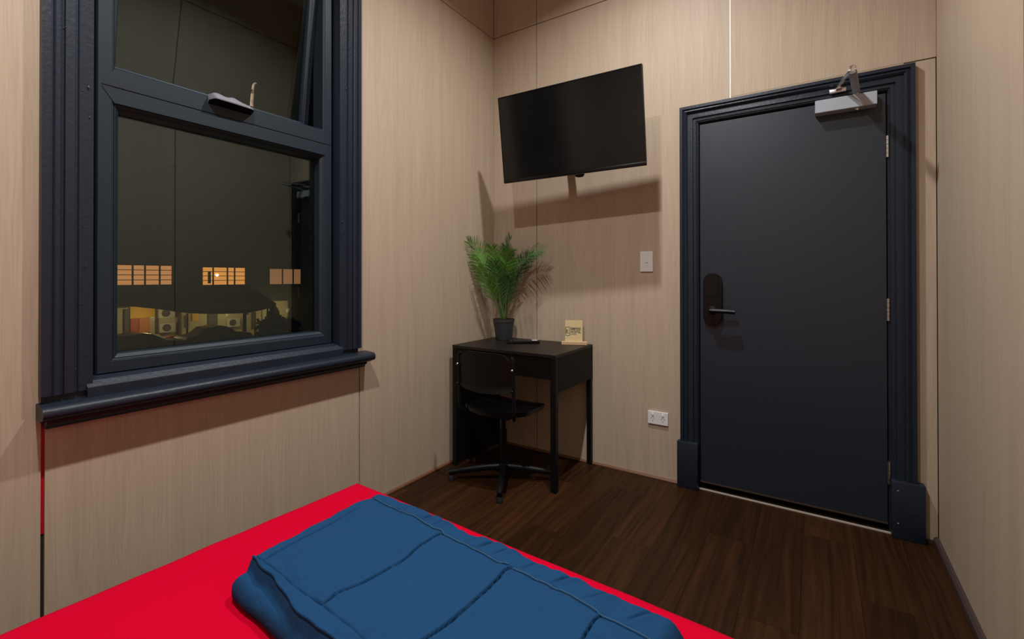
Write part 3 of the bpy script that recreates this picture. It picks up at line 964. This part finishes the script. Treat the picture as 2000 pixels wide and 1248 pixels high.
cm = Matrix.Translation((0.678, -0.084, DH)) @ Matrix.Rotation(math.radians(24), 4, 'Z')
cd = root('desk_sign', (0.678, -0.084, DH), 'pale card sign standing in a pine base on the desk edge', 'sign')
build('base', place(cm, BX(-0.079, 0.079, -0.014, 0.022, 0.0, 0.020, bevel=0.0015, seg=1)), M['pine'], cd, smooth=False)
cardm = cm @ Matrix.Translation((-0.003, 0.004, 0.014)) @ Matrix.Rotation(math.radians(-6), 4, 'X')
card = build('card', place(cardm, BX(-0.054, 0.054, -0.0015, 0.0015, 0.0, 0.139)), M['card'], cd, smooth=False)
def text(body, size, x, z, wscale, bold=0.0):
    cu = bpy.data.curves.new('lettering', 'FONT')
    cu.body = body
    cu.size = size
    cu.extrude = 0.0002
    cu.offset = bold
    o = bpy.data.objects.new('tmp_text', cu)
    COL.objects.link(o)
    bpy.context.view_layer.update()
    me = bpy.data.meshes.new_from_object(o.evaluated_get(bpy.context.evaluated_depsgraph_get()))
    bpy.data.objects.remove(o)
    b_ = bmesh.new()
    b_.from_mesh(me)
    bpy.data.meshes.remove(me)
    mt = cardm @ Matrix.Translation((x, -0.0018, z)) @ Matrix.Rotation(math.radians(90), 4, 'X') @ Matrix.Diagonal((wscale, 1, 1, 1))
    place(mt, b_)
    return build('lettering', b_, M['ink'], card, smooth=False)
text('EMPIRE', 0.0235, -0.0205, 0.0765, 0.86, 0.0006)
text('HOSTEL', 0.0205, -0.0195, 0.0585, 0.86, 0.0006)
text('SYDNEY', 0.0095, -0.0195, 0.0475, 1.0, 0.0002)
# emblem: rounded door shape with an H-like mark
bm = bmesh.new()
def emb(bm, pts_o, pts_i):
    A = [bm.verts.new((x, 0, z)) for x, z in pts_o]
    B = [bm.verts.new((x, 0, z)) for x, z in pts_i]
    for i in range(len(A)):
        j = (i + 1) % len(A)
        bm.faces.new((A[i], A[j], B[j], B[i]))
emb(bm, rrect(-0.0375, 0.069, 0.029, 0.058, 0.009, 5), rrect(-0.0375, 0.069, 0.0225, 0.051, 0.006, 5))
for x0, x1, z0, z1 in ((-0.0475, -0.0435, 0.056, 0.080), (-0.0435, -0.0375, 0.0725, 0.0765), (-0.0395, -0.0355, 0.054, 0.0765), (-0.0355, -0.029, 0.082, 0.085), (-0.0355, -0.029, 0.054, 0.057)):
    box(bm, x0, x1, -0.0001, 0.0001, z0, z1)
place(cardm @ Matrix.Translation((0, -0.0018, 0)), bm)
build('emblem', bm, M['ink'], card, smooth=False)

# ------------------------------------------------------------------ bed and folded quilt
BZ = 0.430
BA = math.radians(-2.2)
bedm = Matrix.Translation((0.530, -1.606, 0)) @ Matrix.Rotation(BA, 4, 'Z')     # far left corner; +x along the far side, -y towards the camera
BL, BWD = 1.83, 1.37
bed = root('bed', tuple(bedm @ Vector((BL / 2, -BWD / 2, 0))), 'low bed made up with a plain bright red sheet', 'bed')
bm = bmesh.new()
nx, ny = 92, 68
def bed_h(x, y):
    d = min(x, BL - x, -y, BWD + y)
    e = 0.030
    drop = 0 if d > e else e - math.sqrt(max(0, e * e - (e - d) ** 2))
    wr_ = 0.0022 * noise.noise(Vector((x * 2.2, y * 9.0, 0.3))) + 0.0014 * noise.noise(Vector((x * 7, y * 5 + x * 6, 2.0)))
    return BZ - drop + wr_ - 0.003
gx = [BL * (0.5 - 0.5 * math.cos(math.pi * i / nx)) * 0.25 + 0.75 * BL * i / nx for i in range(nx + 1)]
gy = [-(BWD * (0.5 - 0.5 * math.cos(math.pi * j / ny)) * 0.25 + 0.75 * BWD * j / ny) for j in range(ny + 1)]
def rim(x, y):   # round the plan corners
    r = 0.045
    cx_ = min(max(x, r), BL - r)
    cy_ = min(max(y, -BWD + r), -r)
    d = Vector((x - cx_, y - cy_))
    if d.length > r and abs(x - cx_) > 1e-6 and abs(y - cy_) > 1e-6:
        d = d.normalized() * r
    return cx_ + d.x, cy_ + d.y
grid = [[bm.verts.new((*rim(x, y), bed_h(x, y))) for x in gx] for y in gy]
for j in range(ny):
    for i in range(nx):
        bm.faces.new((grid[j][i], grid[j][i + 1], grid[j + 1][i + 1], grid[j + 1][i]))
per = grid[0] + [r[-1] for r in grid[1:]] + grid[-1][-2::-1] + [r[0] for r in grid[-2:0:-1]]
low = [bm.verts.new((v.co.x, v.co.y, 0.215)) for v in per]
for i in range(len(per)):
    j = (i + 1) % len(per)
    bm.faces.new((per[i], per[j], low[j], low[i]))
build('red_sheet_mattress', place(bedm, bm), M['red'], bed, angle=0.9)
build('bed_base', place(bedm, BX(0.02, BL - 0.02, -BWD + 0.02, -0.02, 0.10, 0.215, bevel=0.01)), M['bedwood'], bed)
for x in (0.06, BL - 0.12):
    for y in (-0.12, -BWD + 0.06):
        build('leg', place(bedm, BX(x, x + 0.06, y, y + 0.06, 0, 0.10)), M['bedwood'], bed, smooth=False)

QL, QW, QH = 0.935, 0.462, 0.078
qm = Matrix.Translation((0.805, -1.728, BZ)) @ Matrix.Rotation(math.radians(-3.4), 4, 'Z')
quilt = root('folded_quilt', tuple(qm @ Vector((QL / 2, -QW / 2, 0))), 'folded dark blue quilt lying along the foot of the red bed', 'quilt')
GRO = [0.335, 0.560, 0.790]
VF = 0.405      # front flap edge
def flap_w(u): return 0.003 + 0.034 * min(1, u / 0.34) + 0.0035 * math.sin(u * 27) * min(1, u / 0.2) + 0.0015 * math.sin(u * 67 + 1)
def v_seam(u): return 0.050 + 0.045 * u / QL + 0.004 * math.sin(u * 17)
def q_h(u, v):
    """height of the quilt top; u along, v from the far edge towards the camera"""
    def rnd(d, e):
        return 1.0 if d >= e else math.sqrt(max(0.0, 1 - ((e - d) / e) ** 2))
    k = rnd(min(u, QL - u), 0.042) * rnd(v, 0.036) * rnd(QW - v, 0.024)
    h_ = QH * (0.16 + 0.84 * k)
    body = 0.0
    VS = v_seam(u)
    fold = 0.0
    for g, wd3, dp in zip(GRO, (0.0014, 0.0017, 0.0015), (0.009, 0.011, 0.010)):
        bend = 0.016 * math.sin(3.0 * (v - 0.1) / 0.3) - 0.03 * (v - VS) + 0.012 * noise.noise(Vector((g * 7, v * 7, 1)))
        dd = u - g - bend
        if VS < v < VF:
            fold -= dp * math.exp(-(dd / wd3) ** 2)
            fold += (0.0055 if dd < 0 else 0.001) * math.exp(-(dd / 0.030) ** 2)
    if VS < v < VF:
        t = min(v - VS, VF - v)
        body = 0.005 * min(1, t / 0.03) + fold
        body -= 0.007 * math.exp(-((u - 0.050 - 0.05 * v) / 0.0035) ** 2) * (1 if v > 0.12 else 0)
        # slack pulls running off the seam
        body -= 0.0040 * math.exp(-t / 0.07) * max(0, noise.noise(Vector((u * 26 + v * 12, v * 2.0, 4.0))))
    elif v >= VF:
        w3 = flap_w(u)
        e = v - VF
        body = -0.006 * math.exp(-(e / 0.0025) ** 2) + 0.002 - 0.05 * e
        if e > w3: body -= min(0.030, (e - w3) * 3.0)
    # stitched seam
    body -= 0.005 * math.exp(-((v - VS - 0.004) / 0.0035) ** 2)
    if v < VS:
        w__ = max(0, 1 - abs(v - VS * 0.5) / (VS * 0.62))
        body += 0.004 * w__ + w__ * 0.004 * noise.noise(Vector((u * 22, v * 5, 4.0)))
        for p_, wdt, dp in ((0.15, .003, .006), (0.235, .004, .013), (0.275, .003, .009), (0.40, .003, .007), (0.445, .0045, .014), (0.49, .003, .008), (0.575, .003, .008), (0.66, .004, .012), (0.74, .003, .008), (0.83, .0035, .010)):
            body -= w__ * dp * math.exp(-((u - p_ + 0.55 * (v - VS)) / wdt) ** 2)
            body += w__ * 0.004 * math.exp(-((u - p_ - 0.014 + 0.55 * (v - VS)) / 0.010) ** 2)
    # slack wrinkles
    body += 0.0065 * noise.noise(Vector((u * 9 + v * 11, v * 4 - u * 2, 7.0))) + 0.004 * noise.noise(Vector((u * 7 - v * 5, v * 13 + u * 6, 1.0)))
    body += 0.0026 * noise.noise(Vector((u * 30 + v * 34, v * 6, 2.0)))
    return max(0.010, h_ + body * k)
bm = bmesh.new()
nu, nv = 560, 180
us = [QL * i / nu for i in range(nu + 1)]
vs = [QW * j / nv for j in range(nv + 1)]
def q_xy(u, v):
    # rounded plan corners, wavy long edges
    r = 0.035
    cx_ = min(max(u, r), QL - r)
    cy_ = min(max(v, r), QW - r)
    d = Vector((u - cx_, v - cy_))
    if d.length > r and abs(u - cx_) > 1e-6 and abs(v - cy_) > 1e-6:
        d = d.normalized() * r
    u2, v2 = cx_ + d.x, cy_ + d.y
    f = max(0, 1 - v / 0.10)
    b_ = max(0, 1 - (QW - v) / 0.10)
    v2 += f * (0.007 * noise.noise(Vector((u * 9, 0, 3))) + 0.004 * noise.noise(Vector((u * 30, 0, 1)))) + b_ * 0.010 * noise.noise(Vector((u * 8, 5, 3)))
    e = max(0, 1 - u / 0.10)
    u2 += e * (0.010 * noise.noise(Vector((v * 11, 2, 3))) + 0.055 * (v / QW) - 0.03)
    return u2, -v2
grid = [[bm.verts.new((*q_xy(u, v), q_h(u, v))) for u in us] for v in vs]
for j in range(nv):
    for i in range(nu):
        bm.faces.new((grid[j][i], grid[j][i + 1], grid[j + 1][i + 1], grid[j + 1][i]))
per = grid[0] + [r[-1] for r in grid[1:]] + grid[-1][-2::-1] + [r[0] for r in grid[-2:0:-1]]
cen = Vector((QL / 2, -QW / 2, 0))
low = [bm.verts.new((v.co.x + (cen.x - v.co.x) * 0.02, v.co.y + (cen.y - v.co.y) * 0.03, 0.0)) for v in per]
for i in range(len(per)):
    j = (i + 1) % len(per)
    bm.faces.new((per[i], per[j], low[j], low[i]))
bm.faces.new(low)
build('quilt_body', place(qm, bm), M['blue'], quilt, angle=1.3)
bm = bmesh.new()
pts = []
for k in range(121):
    u = 0.02 + (QL - 0.05) * k / 120
    x, y = q_xy(u, v_seam(u))
    pts.append((x, y, q_h(u, v_seam(u) + 0.001) + 0.0012))
tube(bm, pts, 0.0019, 6)
build('stitched_seam', place(qm, bm), M['blue_seam'], quilt)
# curled hem of the front flap
bm = bmesh.new()
pts = []
for k in range(141):
    u = 0.03 + (QL - 0.06) * k / 140
    vv = min(QW - 0.006, VF + flap_w(u))
    x, y = q_xy(u, vv)
    pts.append((x, y, q_h(u, vv) + 0.0010))
tube(bm, pts, 0.0028, 6)
build('flap_hem', place(qm, bm), M['blue'], quilt)

# ------------------------------------------------------------------ ceiling downlights
for k, (x, y) in enumerate(DOWN):
    dl = root('ceiling_downlight', (x, y, CEIL), ('recessed downlight in the ceiling nearer the door', 'recessed downlight in the ceiling above the bed')[k], 'ceiling light')
    bm = lathe(bmesh.new(), [(0.043, -0.004), (0.046, -0.006), (0.056, -0.005), (0.058, 0.0), (0.043, 0.0)], (x, y, CEIL), 32, False, False)
    build('trim_ring', bm, M['white_plastic'], dl)
    bm = lathe(bmesh.new(), [(0.042, -0.002), (0.001, -0.002)], (x, y, CEIL), 32, False, True)
    build('diffuser', bm, M['lampglow'], dl)

# ------------------------------------------------------------------ outside, across the street at night
GZ = -3.4
build('ground', BX(-60, -6, -20, 60, GZ - 0.2, GZ), M['ext_street'], kind='structure', smooth=False)
FX_ = -35.5
ob = root('far_building', (FX_, 14, GZ), 'dark building across the street with a row of lit windows', 'building')
build('wall', BX(FX_ - 4, FX_, 2, 34, -0.78, 9.0), M['ext_dark'], ob, smooth=False)
build('ground_floor_wall', BX(FX_ - 4, FX_ - 0.10, 2, 19.8, GZ, -0.78), M['ext_cream'], ob, smooth=False)
build('end_wall', BX(FX_ - 4, FX_, 19.8, 34, GZ, -0.78), M['ext_dark'], ob, smooth=False)
build('base_wall', BX(FX_ - 0.10, FX_ + 0.015, 17.6, 18.3, GZ, -0.78), M['ext_cream'], ob, smooth=False)
for (a, b, z0, z1, cols, rws, mt) in ((8.0, 11.26, 0.70, 2.00, (9.05, 9.72, 10.55), (1.03, 1.36, 1.69), 'lit1'), (13.19, 16.20, 0.64, 1.94, (13.9, 14.9, 15.42), (0.97, 1.30, 1.62), 'lit2'), (18.15, 20.9, 0.62, 1.90, (19.25, 20.2), (), 'lit3')):
    f = build('window', frame_ring(bmesh.new(), (a - 0.06, b + 0.06, z0 - 0.06, z1 + 0.06), [(0, FX_), (0, FX_ + 0.06), (0.07, FX_ + 0.06), (0.07, FX_)], mapx), M['mullion'], ob, smooth=False)
    build('lit_pane', BX(FX_ + 0.005, FX_ + 0.015, a, b, z0, z1), M[mt], f, smooth=False)
    for c in cols:
        build('glazing_bar', BX(FX_ + 0.02, FX_ + 0.06, c - 0.05, c + 0.05, z0, z1), M['mullion'], f, smooth=False)
    for r in rws:
        build('glazing_bar', BX(FX_ + 0.02, FX_ + 0.05, a, b, r - 0.022, r + 0.022), M['mullion'], f, smooth=False)
    if mt == 'lit2':
        bm = bmesh.new()
        bmesh.ops.create_icosphere(bm, subdivisions=2, radius=0.10, matrix=Matrix.Translation((FX_ + 0.1, 14.15, 1.36)))
        build('bulb', bm, M['bulb'], f)
        build('curtain', BX(FX_ + 0.02, FX_ + 0.04, 13.55, 13.75, 0.75, 1.65), M['ext_grey'], f, smooth=False)
# boards and doors on the ground floor
for nm, lab, cat, a, b, z0, z1, mt in (
        ('sign_board', 'yellow board on the lit ground floor across the street', 'board', 8.93, 10.3, -1.50, -0.62, 'ext_yellow'),
        ('sign_board', 'red board below the yellow board across the street', 'board', 8.95, 9.40, -2.45, -1.50, 'ext_red'),
        ('sign_board', 'orange board below the yellow board across the street', 'board', 9.42, 10.02, -2.55, -1.50, 'ext_orange'),
        ('sign_board', 'small yellow board by the grey door across the street', 'board', 12.55, 12.95, -1.95, -1.30, 'ext_yellow'),
        ('grey_door', 'dark grey door in the lit wall across the street', 'door', 13.57, 14.23, GZ, -1.2, 'ext_grey'),
        ('grey_door', 'narrow dark door left of the yellow board across the street', 'door', 8.62, 8.90, GZ, -0.9, 'ext_grey')):
    build(nm, BX(FX_ - 0.10, FX_ + 0.02, a, b, z0, z1, bevel=0.015, seg=1), M[mt], ob, smooth=False, label=lab)
for y, z0, z1, mt in ((10.42, -2.6, -0.9, 'ext_post'), (11.75, -2.9, -1.0, 'ext_post'), (12.2, -2.4, -1.5, 'ext_grey'), (16.4, -1.75, -1.25, 'ext_grey'), (16.9, -2.9, -1.2, 'ext_post'), (18.0, -2.7, -0.9, 'ext_white')):
    build('wall_fitting', BX(FX_ - 0.10, FX_ + 0.015, y - 0.10, y + 0.10, z0, z1, bevel=0.02, seg=1), M[mt], ob, smooth=False)
# outdoor air conditioners
for k, (y, z, lab) in enumerate(((10.9, -1.25, 'upper of two stacked air conditioner units across the street'), (10.95, -2.25, 'lower of two stacked air conditioner units across the street'), (15.25, -2.25, 'air conditioner unit right of the dark grey door across the street'))):
    r = root('air_conditioner', (FX_ + 0.1, y, z - 0.33), lab, 'air conditioner', 'outdoor air conditioners')
    build('casing', BX(FX_ + 0.021, FX_ + 0.30, y - 0.46, y + 0.46, z - 0.33, z + 0.33, bevel=0.02), M['ext_white'], r, smooth=False)
    bm = lathe(bmesh.new(), [(0.25, 0), (0.25, 0.02), (0.21, 0.02), (0.19, 0.005)], (0, 0, 0), 24, False, True)
    place(Matrix.Translation((FX_ + 0.30, y - 0.08, z)) @ Matrix.Rotation(math.radians(90), 4, 'Y'), bm)
    g = build('fan_grille', bm, M['ext_grey'], r)
# awning with sagging edge, posts
aw = root('awning', (-33.4, 13, -1.2), 'dark canvas awning sagging along the far shopfront', 'awning')
bm = bmesh.new()
pr = [(7.0, -0.46), (8.4, -0.58), (9.4, -0.76), (10.6, -1.03), (11.4, -1.18), (12.3, -1.27), (13.6, -1.36), (15.0, -1.40), (16.2, -1.25), (17.3, -1.04)]
A, B, C_ = [], [], []
for y, z in pr:
    A.append(bm.verts.new((-33.0, y, z)))
    B.append(bm.verts.new((-33.0, y, z + 0.22)))
    C_.append(bm.verts.new((FX_ + 0.05, y * 1.06 - 0.2, -0.55)))
for i in range(len(pr) - 1):
    bm.faces.new((A[i], A[i + 1], B[i + 1], B[i]))
    bm.faces.new((B[i], B[i + 1], C_[i + 1], C_[i]))
r_ = bmesh.ops.extrude_face_region(bm, geom=list(bm.faces))
bmesh.ops.translate(bm, verts=[g for g in r_['geom'] if isinstance(g, bmesh.types.BMVert)], vec=(-0.03, 0, -0.03))
build('canopy', bm, M['awning'], aw, smooth=False)
for y, w2, zt in ((14.88, 0.13, -1.42), (15.64, 0.04, -1.4), (11.2, 0.05, -1.2)):
    build('post', BX(-33.0, -32.9, y - w2, y + w2, GZ, zt), M['ext_post'], aw, smooth=False)
# parked cars
def car(x, y, ln, mt, lab):
    r = root('parked_car', (x, y, GZ), lab, 'car')
    hh = ln / 2
    body = [(-hh, 0.35), (-hh, 0.80), (-hh * 0.92, 0.92), (-hh * 0.55, 1.00), (hh * 0.45, 1.00), (hh * 0.93, 0.86), (hh, 0.70), (hh, 0.35), (hh * 0.8, 0.25), (-hh * 0.8, 0.25)]
    build('car_body', prism(bmesh.new(), [(y + a, GZ + b) for a, b in body], x - 0.85, x + 0.85, 'x'), M[mt], r, smooth=False)
    cab = [(-hh * 0.62, 1.0), (-hh * 0.38, 1.40), (hh * 0.05, 1.47), (hh * 0.22, 1.38), (hh * 0.52, 1.0)]
    rf = build('cabin', prism(bmesh.new(), [(y + a, GZ + b) for a, b in cab], x - 0.72, x + 0.72, 'x'), M[mt], r, smooth=False)
    win_ = [(-hh * 0.52, 1.04), (-hh * 0.34, 1.34), (hh * 0.04, 1.40), (hh * 0.18, 1.33), (hh * 0.42, 1.04)]
    build('side_window', prism(bmesh.new(), [(y + a, GZ + b) for a, b in win_], x + 0.715, x + 0.73, 'x'), M['carglass'], rf, smooth=False)
    for s in (-0.62, 0.62):
        bm = lathe(bmesh.new(), [(0.20, -0.11), (0.31, -0.10), (0.31, 0.10), (0.20, 0.11)], (0, 0, 0), 20)
        place(Matrix.Translation((x + 0.80, y + s * hh, GZ + 0.31)) @ Matrix.Rotation(math.radians(90), 4, 'Y'), bm)
        build('wheel', bm, M['rubber'], r)
car(-30.2, 7.6, 4.4, 'carpaint', 'dark car parked nearer the window, left of the brown car')
car(-31.0, 12.0, 4.0, 'carpaint2', 'brownish car parked in front of the dark grey door across the street')
for y, lab in ((10.35, 'red crate left of the brown car across the street'), (11.6, 'red crate behind the brown car across the street')):
    r = root('crate', (-32.4, y, GZ), lab, 'crate', 'red crates by the awning')
    build('crate_box', BX(-32.7, -32.1, y - 0.45, y + 0.40, GZ, GZ + 0.85, bevel=0.03), M['crate'], r, smooth=False)
    build('crate_rim', frame_ring(bmesh.new(), (y - 0.48, y + 0.43, GZ + 0.80, GZ + 0.90), [(0, -32.1), (0, -32.06), (0.03, -32.06), (0.03, -32.1)], mapx), M['crate'], r, smooth=False)
# shrub
sh = root('shrub', (-27.0, 13.9, GZ), 'dark shrub with a pointed top at the right end of the awning', 'shrub')
bm = bmesh.new()
rg = random.Random(5)
for k in range(2600):
    t = rg.random()
    if rg.random() < 0.85:
        c = Vector((-27.0 + rg.gauss(0, 0.5), 13.95 + rg.uniform(-0.95, 1.0), GZ + 0.2 + rg.uniform(0, 1.75) - 0.3 * rg.random()))
    else:
        zz = rg.uniform(1.7, 2.65)
        c = Vector((-27.0, 13.72, GZ + zz)) + Vector((rg.gauss(0, .1), rg.gauss(0, 0.20 * (2.95 - zz)), 0))
    d = Vector((rg.gauss(0, 1), rg.gauss(0, 1), rg.gauss(0, 1))).normalized() * rg.uniform(0.12, 0.24)
    e = d.cross(Vector((rg.gauss(0, 1), rg.gauss(0, 1), rg.gauss(0, 1)))).normalized() * 0.10
    v4 = [bm.verts.new(p) for p in (c - d, c + e, c + d, c - e)]
    bm.faces.new(v4)
build('foliage', bm, M['shrub'], sh, smooth=False, kind='stuff')
build('trunk', tube(bmesh.new(), [(-27, 13.9, GZ), (-27, 13.9, GZ + 1.5), (-27, 13.72, GZ + 2.5)], [0.09, 0.07, 0.02], 8), M['ext_post'], sh)
